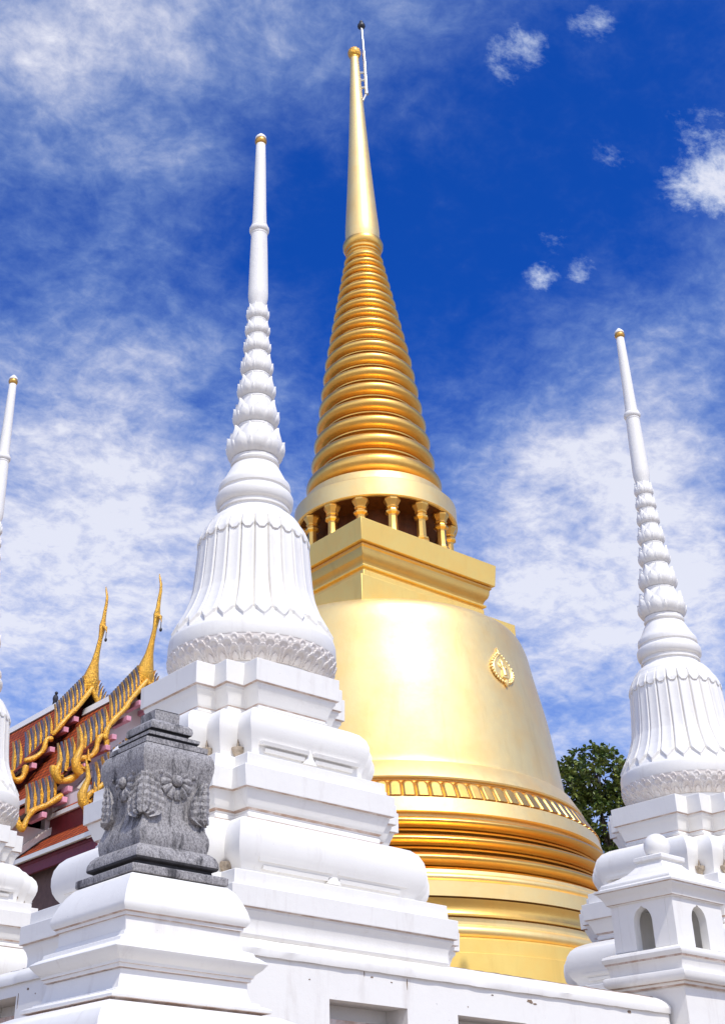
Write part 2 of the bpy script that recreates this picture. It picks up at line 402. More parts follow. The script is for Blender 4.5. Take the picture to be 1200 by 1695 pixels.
    bm = bmesh.new(); zs = [4.94]+[5.0+(6.42-5.0)*i/150 for i in range(151)]
    heightfield(bm, NF*20, zs, bell); link("bell", bm, WHITE, root, 50)
    # neck rings
    bm = bmesh.new()
    add_lathe(bm, [(r, z+dz) for r, z in [(.42, 6.39), (.385, 6.43), (.365, 6.46), (.365, 6.485), (.385, 6.49), (.385, 6.51), (.37, 6.52), (.37, 6.545), (.395, 6.555), (.412, 6.58), (.42, 6.62), (.42, 6.665), (.408, 6.69), (.375, 6.71), (.372, 6.735),
                                            (.388, 6.75), (.392, 6.79), (.385, 6.825), (.355, 6.86), (.325, 6.92), (.295, 6.985), (.272, 7.03), (.262, 7.05), (.24, 7.06), (.24, 7.075), (.262, 7.085), (.268, 7.105), (.26, 7.125), (.22, 7.14)]], 96)
    link("neck_ring", bm, WHITE, root, 35)
    # lotus buds
    zb = [7.12, 7.55, 7.93, 8.26, 8.57, 8.825, 9.05, 9.29]; rb = [.312, .252, .212, .182, .155, .142, .131]
    for i in range(7):
        z0, z1, Rm = zb[i], zb[i+1], rb[i]; H = z1-z0; rn = (rb[i+1] if i < 6 else .118)*.80
        bm = bmesh.new()
        core = [(Rm*.78, z0-.01), (Rm*.83, z0+.02*H), (Rm*.83, z0+.08*H), (Rm*.78, z0+.10*H), (Rm*.86, z0+.16*H), (Rm*.92, z0+.30*H), (Rm*.90, z0+.45*H), (Rm*.82, z0+.65*H), (Rm*.74, z0+.85*H), (rn, z0+1.03*H)]
        add_lathe(bm, [(r, z+dz) for r, z in core], 40)
        ctab = [(z, r) for r, z in core]
        for row, (t0, t1, ph, fl, cnt) in enumerate(((.10, .62, 0, .11, 9), (.22, .93, .5, .10, 9), (.10, .42, .25, .10, 18))):
            for k in range(cnt):
                a0 = 2*PI*(k+ph)/cnt; W = 2*PI/cnt*(.56 if row < 2 else .50); grid = []
                for ii in range(8):
                    t = ii/7; z = z0+(t0+(t1-t0)*t)*H; r = interp(z, ctab)
                    w = W*(math.sin(PI*min(1, .34+t*.33)) if t < .5 else (1-((t-.5)/.5)**1.7))*1.0
                    w = max(w, .002)
                    rowv = []
                    for jj in range(-3, 4):
                        u = jj/3
                        rr = r+Rm*(.045+.075*(1-abs(u)**1.5)*(math.sin(PI*min(1, t*1.05)) if t < .9 else .15)+fl*1.5*t**2.6*(1-.35*abs(u)))*(1.0 if row < 2 else .8)
                        an = a0+u*w
                        rowv.append(bm.verts.new((rr*math.cos(an), rr*math.sin(an), z+dz+.03*H*t*t)))
                    grid.append(rowv)
                inner = [[bm.verts.new((v.co.x*.93, v.co.y*.93, v.co.z-.004)) for v in rw] for rw in grid]
                for ii in range(7):
                    for jj in range(6):
                        bm.faces.new((grid[ii][jj], grid[ii][jj+1], grid[ii+1][jj+1], grid[ii+1][jj]))
                        bm.faces.new((inner[ii][jj+1], inner[ii][jj], inner[ii+1][jj], inner[ii+1][jj+1]))
                for ii in range(7):
                    bm.faces.new((grid[ii][0], grid[ii+1][0], inner[ii+1][0], inner[ii][0])); bm.faces.new((grid[ii+1][6], grid[ii][6], inner[ii][6], inner[ii+1][6]))
                for jj in range(6): bm.faces.new((grid[7][jj], grid[7][jj+1], inner[7][jj+1], inner[7][jj]))
        link("lotus_bud", bm, WHITE, root, 28)
    bm = bmesh.new()
    add_lathe(bm, [(r, z+dz) for r, z in [(.095, 9.27), (.105, 9.33), (.117, 9.40), (.119, 9.47), (.116, 9.6), (.112, 9.8), (.106, 10.1), (.098, 10.38), (.093, 10.50), (.088, 10.58), (.082, 10.8), (.075, 11.2), (.067, 11.6), (.06, 11.86), (.05, 11.88)]], 40)
    sp = link("spire", bm, WHITE, root, 40)
    bm = bmesh.new(); add_lathe(bm, [(r, z+dz) for r, z in [(.095, 10.36), (.103, 10.37), (.104, 10.385), (.1, 10.395), (.112, 10.405), (.122, 10.43), (.122, 10.46), (.110, 10.485), (.1, 10.495), (.102, 10.505), (.1, 10.52), (.09, 10.525)]], 40)
    link("collar", bm, WHITE, sp, 40)
    bm = bmesh.new(); add_lathe(bm, [(r, z+dz) for r, z in [(.05, 11.83), (.06, 11.842), (.06, 11.855), (.054, 11.865), (.066, 11.878), (.077, 11.905), (.078, 11.93), (.068, 11.95), (.06, 11.955)]], 24)
    fn = link("finial", bm, GOLDD, root, 45)
    bm = bmesh.new(); add_lathe(bm, [(r, z+dz) for r, z in [(.062, 11.952), (.072, 11.962), (.07, 11.985), (.055, 12.01), (.038, 12.022), (.026, 12.045), (.008, 12.06)]], 20); link("finial_cap", bm, WHITE, fn, 45)
    return root
stupa = make_white_stupa((7.19, 10.06, ZB), "large white fluted stupa in front of the golden bell, behind the carved grey stone")
c = copy_tree(stupa); c.location = (14.16, 10.11, ZB); c['label'] = "white fluted stupa behind the small pillar with arched openings"
c = copy_tree(stupa); c.location = (7.215, 17.06, ZB); c['label'] = "white stupa cut by the left picture edge, before the tiled temple roof"

# ------------------------------------------------------------ golden stupa
F = 1.336
gd = Vector((.65972, .75151)); gp = Vector((gd.y, -gd.x))
GC = gd*19.73*F
GB = 1.80
gold = thing("golden_stupa", (GC.x, GC.y, GB), "huge golden bell-shaped stupa with a ringed spire, in the middle", "stupa")
def lean(z):            # z in local metres: the spire stands a hair off plumb
    s = .0082*(21.4-(z+GB)/F)*F
    return gp.x*s, gp.y*s
def G(prof): return [(r*F, z*F-GB) for r, z in prof]
def glathe(name, prof, mat=GOLD, n=160, parent=gold, sm=30):
    bm = bmesh.new(); add_lathe(bm, G(prof), n, lean); return link(name, bm, mat, parent, sm)
def torus_prof(zc, hz, r0, bulge, k=9):
    return [(r0+bulge*math.sin(PI*i/(k-1))**.8, zc-hz+2*hz*i/(k-1)) for i in range(k)]
glathe("drum", [(3.36, 1.66), (3.345, 2.74), (3.33, 2.745), (3.33, 2.90), (3.30, 2.91), (3.30, 2.925)], GOLDY)
glathe("moulding", [(3.29, 2.92)] + torus_prof(3.0, .075, 3.27, .055) + [(3.27, 3.085), (3.27, 3.155)])
glathe("moulding", [(3.22, 3.155), (3.22, 3.165), (3.31, 3.17), (3.31, 3.195), (3.285, 3.20), (3.265, 3.24), (3.265, 3.29), (3.285, 3.34), (3.295, 3.375), (3.2, 3.38)], GOLDR)
glathe("moulding", [(3.2, 3.385), (3.31, 3.395), (3.31, 3.575), (3.27, 3.58), (3.265, 3.59)] + torus_prof(3.63, .05, 3.255, .04) + [(3.235, 3.69), (3.225, 3.73)])
for z0, z1, r in ((3.735, 3.985, 3.15), (3.99, 4.22, 3.10), (4.225, 4.455, 3.05)):
    h = z1-z0
    glathe("moulding", [(r-.30, z0-.01), (r-.30, z0+.016), (r-.02, z0+.018), (r-.01, z0+.03), (r-.02, z0+.043)] + torus_prof(z0+.045+(h-.06)*.5, (h-.06)*.5, r-.075, .18, 15) + [(r-.30, z1-.014), (r-.30, z1)], GOLDR)
glathe("moulding", [(2.98, 4.44), (2.98, 4.47), (3.05, 4.475), (3.075, 4.49), (3.03, 4.68), (3.01, 4.685), (3.0, 4.70), (2.9, 4.71)])
# petal band
bm = bmesh.new(); NP = 104
def gpetal(th, t):
    k = t; r = (2.985-.16*k)*F; u = ((th/(2*PI)*NP) % 1-.5)*2; h = 0
    if abs(u) < .95:
        v = k/.93
        edge = (abs(u)/.95)**2.8+max(0, v)**7
        if edge < 1: h = .058*min(1, (1-edge)*2.0)**.65
    elif k < .80: h = .018
    return r+h*F, (4.70+.255*k)*F-GB
heightfield(bm, NP*12, [i/22 for i in range(23)], gpetal)
for v in bm.verts:
    l = lean(v.co.z); v.co.x += l[0]; v.co.y += l[1]
link("petal_band", bm, GOLDR, gold, 50)
glathe("moulding", [(2.7, 4.945), (2.80, 4.955), (2.80, 4.975), (2.86, 4.98), (2.87, 5.0), (2.73, 5.24), (2.70, 5.26), (2.6, 5.27)])
bellp = [(2.66, 5.25), (2.635, 5.33), (2.618, 5.47), (2.585, 5.75), (2.535, 6.15), (2.485, 6.5), (2.43, 6.8), (2.38, 7.05), (2.335, 7.29), (2.30, 7.50), (2.268, 7.62), (2.228, 7.73), (2.165, 7.82), (2.07, 7.88), (1.9, 7.92), (1.5, 7.94)]
def smooth_prof(p, m=4):
    o = []
    for i in range(len(p)-1):
        p0, p1, p2, p3 = p[max(i-1, 0)], p[i], p[i+1], p[min(i+2, len(p)-1)]
        for k in range(m):
            t = k/m
            o.append(tuple(.5*((2*p1[j])+(-p0[j]+p2[j])*t+(2*p0[j]-5*p1[j]+4*p2[j]-p3[j])*t*t+(-p0[j]+3*p1[j]-3*p2[j]+p3[j])*t**3) for j in (0, 1)))
    return o+[p[-1]]
glathe("bell", smooth_prof(bellp), GOLD, 200, gold, 60)
# square throne
def gsq(name, prof, mat=GOLDY):
    bm = bmesh.new(); add_sweep(bm, [(p[0]*F, p[1]*F-GB) for p in prof], square); return link(name, bm, mat, gold, 25, .012)
tb = gsq("throne_base", [(1.615, 6.9), (1.615, 8.285), (1.2, 8.29)])
tb.location = (gd.x*.17*F, gd.y*.17*F, 0)
gsq("throne_neck", [(1.27, 8.18), (1.27, 8.50), (1.245, 8.505), (1.245, 8.535), (1.30, 8.54), (1.305, 8.575), (1.27, 8.58)])
gsq("throne_cornice", [(1.26, 8.575), (1.275, 8.62), (1.29, 8.66), (1.325, 8.70), (1.345, 8.76), (1.352, 8.83), (1.375, 8.855), (1.375, 8.885)], GOLDR)
gsq("throne_slab", [(1.34, 8.884), (1.34, 8.90), (1.418, 8.905), (1.445, 9.275), (1.3, 9.28)])
glathe("core_drum", [(.86, 9.2), (.86, 10.0), (1.30, 10.004), (1.30, 10.012)], SHADEBROWN)  # drum and disc underside coloured dark to stand for shade behind the columns
# little columns under the round canopy
NC = 15; ang0 = math.atan2(-gd.y, -gd.x)
colp = [(.125, 9.275), (.125, 9.33), (.098, 9.345), (.115, 9.365), (.115, 9.39), (.088, 9.41), (.078, 9.45), (.074, 9.72), (.088, 9.73), (.118, 9.75), (.12, 9.775), (.09, 9.80), (.082, 9.83), (.10, 9.845), (.105, 9.86), (.09, 9.875), (.112, 9.92), (.135, 9.955), (.142, 9.97), (.142, 10.0), (.1, 10.003)]
for k in range(NC):
    a = ang0+R(12.8+24*k); bm = bmesh.new(); cx_, cy_ = 1.215*F*math.cos(a), 1.215*F*math.sin(a)
    l = lean(9.6*F-GB)
    add_lathe(bm, G(colp), 8, None, (0, 0)); bmesh.ops.rotate(bm, verts=bm.verts, cent=(0, 0, 0), matrix=Matrix.Rotation(a+PI/8, 3, 'Z'))
    for v in bm.verts: v.co.x += cx_+l[0]; v.co.y += cy_+l[1]
    link("column", bm, GOLDR, gold, 20)
glathe("canopy_disc", [(.9, 10.045), (1.20, 10.02), (1.345, 10.006), (1.375, 10.02), (1.372, 10.32), (1.31, 10.335), (1.30, 10.36), (1.27, 10.395), (1.22, 10.40), (1.20, 10.44), (1.19, 10.56), (1.0, 10.57)])
# ringed spire
rz = [10.58, 11.085, 11.507, 11.889, 12.257, 12.613, 12.957, 13.285, 13.578, 13.863, 14.13, 14.386, 14.627, 14.868, 15.094, 15.309, 15.511, 15.715, 15.90]
rtab = [(10.9, 1.165), (11.2, 1.075), (12.3, .93), (13.42, .785), (14.6, .582), (15.97, .342)]
for z0, z1 in zip(rz, rz[1:]):
    h = z1-z0; Rm = interp(z0+.32*h, rtab); ri = Rm-.19*Rm**.5
    p = [(ri-.20, z0-.02), (ri-.20, z0+.05*h), (ri+.045, z0+.065*h), (ri+.05, z0+.12*h), (ri+.02, z0+.14*h)]
    for i in range(13):
        a = -PI*.42+PI*.92*i/12
        p.append((ri+(Rm-ri)*max(0, math.cos(a))**.85, z0+h*(.47+.31*math.sin(a))))
    p += [(ri-.02, z0+.83*h), (ri-.20, z0+.86*h), (ri-.20, z0+h)]
    glathe("spire_ring", p, GOLDR, 96)
glathe("collar", [(.29, 15.88), (.30, 15.93), (.325, 15.95), (.33, 15.97), (.305, 15.99), (.305, 16.01), (.34, 16.02), (.345, 16.05), (.325, 16.07), (.325, 16.09), (.36, 16.11), (.388, 16.16), (.39, 16.22), (.372, 16.27), (.345, 16.29), (.30, 16.31)], GOLDR, 64)
sp = glathe("spire", smooth_prof([(.315, 16.28), (.325, 16.36), (.332, 16.46), (.328, 16.65), (.305, 17.0), (.262, 17.7), (.212, 18.6), (.168, 19.5), (.128, 20.4), (.098, 21.1), (.088, 21.4)]), GOLD, 64, gold, 60)
glathe("finial", [(.088, 21.36), (.095, 21.38), (.10, 21.40), (.095, 21.42), (.118, 21.44), (.138, 21.49), (.142, 21.54), (.128, 21.60), (.095, 21.645), (.05, 21.665), (.01, 21.67)], GOLDT, 32, gold, 60)
# lightning rod clamped to the tip
bm = bmesh.new(); rx = gp*.205*F; t0 = Vector((rx.x, rx.y))
def gpnt(off, z): l = lean(z*F-GB); return (gp.x*off*F+l[0], gp.y*off*F+l[1], z*F-GB)
add_tube(bm, [gpnt(.14, 20.12), gpnt(.22, 20.33)], [.027, .037], 10)
add_tube(bm, [gpnt(.222, 20.30), gpnt(.215, 21.2), gpnt(.18, 22.32)], [.054, .049, .044], 12)
for z in (20.5, 20.72, 20.94): add_tube(bm, [gpnt(.06, z), gpnt(.23, z)], [.037, .037], 8)
lr = link("lightning_rod", bm, STEEL, gold, 40)
bm = bmesh.new(); add_ball(bm, gpnt(.178, 22.36), .116, 14, 10); add_ball(bm, gpnt(.178, 22.47), .06, 12, 8, 1.3); link("rod_tip", bm, BLACK, lr, 60)
# medallion on the bell: pointed leaf with beaded rim and a plain raised heart
mz = 6.86; ma = None
def medallion():
    az = ang0+R(45); rr = interp(mz*F-GB, sorted([(z*F-GB, r*F) for r, z in bellp]))
    l = lean(mz*F-GB)
    n = Vector((math.cos(az), math.sin(az), .21)).normalized(); tx = Vector((-math.sin(az), math.cos(az), 0)); tz = n.cross(tx).normalized()
    if tz.z < 0: tz = -tz
    o = Vector((rr*math.cos(az)+l[0], rr*math.sin(az)+l[1], mz*F-GB))
    def P(u, v, h): return o+tx*u+tz*v+n*h*.7
    W, H = .29, .32
    def edge(s):       # s 0..1 round the leaf
        a = 2*PI*s; v = -math.cos(a); w = math.sin(a)
        return (W*w*(1-.55*max(0, v)**1.6), H*v*(1.12 if v > 0 else .85))
    bm = bmesh.new(); n_ = 48; rings = []
    for sc, h in ((1.0, -.05), (1.0, .03), (.9, .065), (.8, .03), (.3, .05)):
        rings.append([bm.verts.new(P(edge(i/n_)[0]*sc, edge(i/n_)[1]*sc, h)) for i in range(n_)])
    for a, b in zip(rings, rings[1:]):
        for i in range(n_): bm.faces.new((a[i], a[(i+1) % n_], b[(i+1) % n_], b[i]))
    bm.faces.new(rings[-1])
    m = link("medallion", bm, GOLD, gold, 40)
    bm = bmesh.new()
    for i in range(30):
        e = edge((i+.5)/30); add_ball(bm, P(e[0]*1.04, e[1]*1.04, .03), .032, 8, 6)
    add_tube(bm, [P(0, -H*.8, .03), P(0, -H*1.05, .05), P(0, -H*1.2, .03)], [.06, .04, .01], 8)
    for i in range(5): add_ball(bm, P(0, H*1.08+.035*i, .03), .042-.007*i, 8, 6)
    link("beaded_rim", bm, GOLD, m, 60)
    bm = bmesh.new(); P0 = P; P = lambda u, v, h: P0(u*.7, v*.7, h*.6)
    add_tube(bm, [P(-.12, -.24, .05), P(0, -.26, .08), P(.12, -.24, .05)], [0.035, 0.049, 0.035], 8)
    add_tube(bm, [P(0, -.2, .07), P(0, -.05, .10), P(0, .08, .08)], [0.063, 0.049, 0.028], 8)
    for s in (-1, 1):
        add_tube(bm, [P(s*.05, 0, .08), P(s*.13, .06, .08), P(s*.12, .18, .07), P(s*.04, .24, .07)], [0.021, 0.021, 0.0196, 0.014], 8)
    add_tube(bm, [P(0, .1, .08), P(0, .22, .09), P(0, .34, .06)], [0.035, 0.035, 0.007], 8)
    link("scroll_relief", bm, GOLD, m, 60)
medallion()

# ------------------------------------------------------------ boundary walls of the terrace
def wall_run(name, label, length, niches, ztop, place, chips=()):
    """built along local +x with its face at local y=0, thickness +y; niches: list of (x0,x1,z0,z1)"""
    root = thing(name, place[0], label, "wall", "low white walls round the terrace"); root.rotation_euler = (0, 0, place[1])
    bm = bmesh.new(); zb = GZ-place[0][2]
    xs = sorted({0, length, *[n[0] for n in niches], *[n[1] for n in niches]})
    z0, z1 = niches[0][2], niches[0][3]
    add_box(bm, 0, length, 0, .42, z1, ztop); add_box(bm, 0, length, 0, .42, zb, z0)
    for a, b in zip(xs, xs[1:]):
        hole = any(abs(a-n[0]) < 1e-6 for n in niches)
        if not hole: add_box(bm, a, b, 0, .42, z0, z1)
        else: add_box(bm, a, b, .27, .42, z0, z1)
    bmesh.ops.remove_doubles(bm, verts=bm.verts, dist=1e-4)
    w = link("wall_body", bm, [WHITE], root, 25)
    for nn in niches:
        bm = bmesh.new(); add_box(bm, nn[0]+.003, nn[1]-.003, .20, .268, nn[2]+.003, nn[3]-.16); link("niche_panel", bm, REDWOOD, w, 25)
        bm = bmesh.new(); add_box(bm, nn[0]+.003, nn[1]-.003, .12, .197, nn[3]-.165, nn[3]-.125); link("niche_ledge", bm, GRIME, w, 25)
    bm = bmesh.new()
    poly = [(-.025, ztop-.001), (-.035, ztop+.05), (-.02, ztop+.085), (.03, ztop+.12), (.10, ztop+.15), (.15, ztop+.155), (.15, ztop+.162), (.42, ztop+.162), (.42, ztop-.001)]
    # worn coping: many stations with small irregularities
    n = int(length/.11); rows = []
    for i in range(n+1):
        x = length*i/n; j = lambda s: random.uniform(-s, s)
        chip = random.random() < .06
        rows.append([bm.verts.new((x, p[0]+j(.0035)+(.012 if chip and k in (1, 2) else 0), p[1]+j(.003)-(.006 if chip and k in (5, 6) else 0))) for k, p in enumerate(poly)])
    m = len(poly)
    for a, b in zip(rows, rows[1:]):
        for k in range(m):
            f = bm.faces.new((a[k], a[(k+1) % m], b[(k+1) % m], b[k])); f.material_index = 1 if k in (4, 5) else 0
    bm.faces.new(rows[0]); bm.faces.new(rows[-1])
    link("coping", bm, [WHITE, GRIME], root, 40)
    bm = bmesh.new(); n = int(length/.05); rows = []
    for i in range(n+1):
        hh = .008+abs(random.gauss(0, .004)); x = length*i/n
        rows.append([bm.verts.new(p) for p in ((x, .155, ztop+.150), (x, .165, ztop+.160+hh), (x, .20, ztop+.160+hh*.6), (x, .21, ztop+.150))])
    for a, b in zip(rows, rows[1:]):
        for k in range(3): bm.faces.new((a[k], a[k+1], b[k+1], b[k]))
    link("moss_line", bm, DIRTLINE, root, 0)
    for cxx, czz, ww, hh in chips:
        bm = bmesh.new(); m = 11; ring = []
        for i in range(m):
            a = 2*PI*i/m; q = random.uniform(.45, 1.0); ring.append((cxx+ww*q*math.cos(a), czz+hh*q*math.sin(a)))
        f0 = [bm.verts.new((x, -.0025, z)) for x, z in ring]; f1 = [bm.verts.new((x, .01, z)) for x, z in ring]
        bm.faces.new(f0)
        for i in range(m): bm.faces.new((f0[i], f0[(i+1) % m], f1[(i+1) % m], f1[i]))
        link("plaster_chip", bm, DIRTLINE, w, 0)
    return root
wall_run("boundary_wall", "white wall with square niches under the large white stupa, right of the grey stone pillar", 5.56,
         [(6.897-5.5, 7.713-5.5, .62, 1.476), (8.276-5.5, 9.092-5.5, .62, 1.476), (9.655-5.5, 10.471-5.5, .62, 1.476)], 1.72, ((5.5, 8.52, 0), 0), [(1.76, 1.70, .006, .035), (1.84, 1.68, .02, .008), (2.22, 1.665, .007, .06), (2.05, 1.66, .015, .006), (3.66, 1.66, .05, .02), (3.72, 1.645, .03, .012), (3.2, 1.67, .02, .008), (4.98, 1.69, .03, .02), (1.2, 1.6, .01, .007), (2.9, 1.55, .008, .006)])
# the left run, seen from its outer (-x) side: local x runs along world -y
nl = [(40.0-(11.16+.82*1+.56*0), 40.0-11.16, .80, 1.635)]
nl = [(40.0-(12.75+1.38*k), 40.0-(12.75+1.38*k)+.82, .80, 1.635) for k in range(0, 3)]
nl = [(40.0-11.98, 40.0-11.16, .80, 1.635), (40.0-13.36, 40.0-12.54, .80, 1.635), (40.0-14.74, 40.0-13.92, .80, 1.635)]
wall_run("boundary_wall", "white wall running away at the lower left, left of the grey stone pillar", 31.5, nl, 1.735, ((5.5, 40.0, 0), -PI/2), [(40-11.12, 1.60, .008, .09), (40-10.95, 1.67, .03, .012), (40-10.8, 1.62, .012, .008)])

# ------------------------------------------------------------ corner pillar and the carved stone on it
K = .83; PA = (5.991*K, 9.80*K)
pil = thing("corner_pillar", (PA[0], PA[1], GZ), "white moulded corner pillar in the foreground carrying the carved grey stone", "pillar")
def psq(name, prof, mats, parent, oz, bev=.006):
    bm = bmesh.new(); add_sweep(bm, [(p[0]*K, p[1]*K-oz) + tuple(p[2:]) for p in prof], square); return link(name, bm, mats, parent, 35, bev)
pm = [WHITE, GRIME]
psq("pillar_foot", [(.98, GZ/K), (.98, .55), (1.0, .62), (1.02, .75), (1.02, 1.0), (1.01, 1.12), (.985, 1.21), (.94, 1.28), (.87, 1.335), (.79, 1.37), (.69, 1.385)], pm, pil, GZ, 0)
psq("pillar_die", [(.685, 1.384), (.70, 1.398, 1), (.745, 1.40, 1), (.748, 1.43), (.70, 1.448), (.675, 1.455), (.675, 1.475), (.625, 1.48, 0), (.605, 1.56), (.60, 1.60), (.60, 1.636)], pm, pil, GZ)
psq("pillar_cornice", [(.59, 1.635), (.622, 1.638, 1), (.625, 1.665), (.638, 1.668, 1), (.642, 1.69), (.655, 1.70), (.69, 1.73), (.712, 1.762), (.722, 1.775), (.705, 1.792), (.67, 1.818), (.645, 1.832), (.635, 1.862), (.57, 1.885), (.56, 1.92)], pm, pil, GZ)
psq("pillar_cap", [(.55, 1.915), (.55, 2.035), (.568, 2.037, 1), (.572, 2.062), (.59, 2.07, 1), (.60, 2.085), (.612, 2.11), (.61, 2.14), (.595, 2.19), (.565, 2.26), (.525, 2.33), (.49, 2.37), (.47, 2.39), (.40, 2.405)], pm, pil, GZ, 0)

SZ = 2.40*K
st = thing("carved_stone", (PA[0], PA[1], SZ), "weathered dark grey carved stone block with a flower rosette, on the white corner pillar", "carved stone")
def ssq(name, prof, bev=.004): return psq(name, prof, [STONE, STONEB], st, SZ, bev)
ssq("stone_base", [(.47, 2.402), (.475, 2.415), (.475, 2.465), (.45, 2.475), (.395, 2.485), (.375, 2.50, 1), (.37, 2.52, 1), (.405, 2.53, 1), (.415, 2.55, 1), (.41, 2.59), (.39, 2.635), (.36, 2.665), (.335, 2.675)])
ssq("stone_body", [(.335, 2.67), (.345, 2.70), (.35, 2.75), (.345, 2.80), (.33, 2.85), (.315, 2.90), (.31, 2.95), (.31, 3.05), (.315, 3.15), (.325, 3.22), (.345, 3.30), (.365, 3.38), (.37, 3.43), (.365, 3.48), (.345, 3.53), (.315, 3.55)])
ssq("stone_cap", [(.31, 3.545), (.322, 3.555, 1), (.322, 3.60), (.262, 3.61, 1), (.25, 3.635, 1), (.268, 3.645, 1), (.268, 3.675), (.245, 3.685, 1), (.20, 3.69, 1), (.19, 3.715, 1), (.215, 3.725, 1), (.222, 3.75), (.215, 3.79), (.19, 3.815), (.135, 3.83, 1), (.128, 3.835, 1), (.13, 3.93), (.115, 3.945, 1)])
for k in range(4):
    M4 = Matrix.Rotation(k*PI/2, 4, 'Z')
    # rosette
    bm = bmesh.new(); yz = -.338*K; zc = 3.25*K-SZ
    def petal(bm, ang, r0, r1, w, y, lift):
        ca, sa = math.cos(ang), math.sin(ang); rows = []
        for t in (0, .25, .5, .75, 1):
            ww = w*(.35+.65*math.sin(PI*min(.98, .15+.62*t))); rr = r0+(r1-r0)*t
            rows.append([bm.verts.new((rr*ca-u*ww*sa, y-lift*(1-abs(u)**2)*math.sin(PI*(.15+.8*t)), zc+rr*sa+u*ww*ca)) for u in (-1, -.5, 0, .5, 1)])
            rows[-1] = rows[-1]
        for a, b in zip(rows, rows[1:]):
            for i in range(4): bm.faces.new((a[i], a[i+1], b[i+1], b[i]))
        base = [[bm.verts.new((v.co.x, y+.05, v.co.z)) for v in (rw[0], rw[-1])] for rw in rows]
        for i in range(4):
            bm.faces.new((rows[i][0], base[i][0], base[i+1][0], rows[i+1][0])); bm.faces.new((rows[i][-1], rows[i+1][-1], base[i+1][1], base[i][1]))
        bm.faces.new(rows[-1]+[base[-1][1], base[-1][0]])
    for i in range(12): petal(bm, 2*PI*i/12+.13, .052, .135, .029, yz+.006, .020)
    for i in range(7): petal(bm, PI*(.10+.80*i/6), .132, .23-.022*abs(i-3), .020, yz-.006, .014)
    add_ball(bm, (0, yz+.0, zc), .043, 14, 10)
    bmesh.ops.transform(bm, matrix=M4, verts=bm.verts); link("rosette", bm, STONE, st, 30)
    # acanthus flaps hanging at the corners, on this face's two ends
    for sgn in (-1, 1):
        bm = bmesh.new(); zt, zb_ = 3.30*K-SZ, 2.93*K-SZ; xe = .335*K
        rows = []
        nn = 12
        for i in range(nn+1):
            t = i/nn; z = zt+(zb_-zt)*t
            w = (.05+.115*math.sin(PI*min(1, .1+.62*t))**1.2)
            if t > .82: w *= math.sqrt(max(.03, 1-((t-.82)/.2)**2))
            y = -(.326+.010*math.sin(PI*t)+.012*t)*K
            rows.append([bm.verts.new((sgn*(xe-w*u), y-.016*abs(math.sin(PI*(u*2.5)))-.008*(i % 2), z-.03*u*u)) for u in (0, .2, .4, .6, .8, 1)])
        back = [[bm.verts.new((v.co.x, -.27*K, v.co.z)) for v in rw] for rw in rows]
        for G1, G2 in ((rows, back),):
            for i in range(nn):
                for j in range(5): bm.faces.new((rows[i][j], rows[i][j+1], rows[i+1][j+1], rows[i+1][j]))
                bm.faces.new((rows[i][-1], back[i][-1], back[i+1][-1], rows[i+1][-1])); bm.faces.new((rows[i][0], rows[i+1][0], back[i+1][0], back[i][0]))
            for j in range(5): bm.faces.new((rows[-1][j], rows[-1][j+1], back[-1][j+1], back[-1][j]))
        for i in range(9):
            t = i/8; z = zt+(zb_-zt)*(.25+.7*t); w = .11*math.sin(PI*(.25+.55*t))
            add_ball(bm, (sgn*(xe-w*.92), -(.336+.012*t)*K, z), .015, 8, 6)
            add_ball(bm, (sgn*(xe-w*.45), -(.340+.012*t)*K, z+.01), .012, 8, 6)
        bmesh.ops.transform(bm, matrix=M4, verts=bm.verts); link("acanthus_leaf", bm, STONE, st, 25)

# ------------------------------------------------------------ small lantern pillar with arched openings
LA = (11.49, 8.72)
lp = thing("lantern_pillar", (LA[0], LA[1], GZ), "small white pillar with pointed arch openings and a ball on top, at the right", "pillar")
def lsq(name, prof, bev=.006):
    bm = bmesh.new(); add_sweep(bm, [(p[0], p[1]-GZ) + tuple(p[2:]) for p in prof], square); return link(name, bm, [WHITE, GRIME], lp, 35, bev)
lsq("shaft", [(.40, GZ), (.395, 1.95), (.41, 1.955), (.43, 1.972, 1), (.435, 1.995), (.47, 2.0, 1), (.49, 2.02), (.502, 2.05), (.50, 2.085), (.485, 2.10), (.445, 2.105)])
lsq("sill", [(.445, 2.104), (.445, 2.14), (.45, 2.165), (.462, 2.205), (.475, 2.215), (.48, 2.235, 1), (.492, 2.25), (.495, 2.275), (.485, 2.30), (.46, 2.308), (.395, 2.33), (.385, 2.335)])
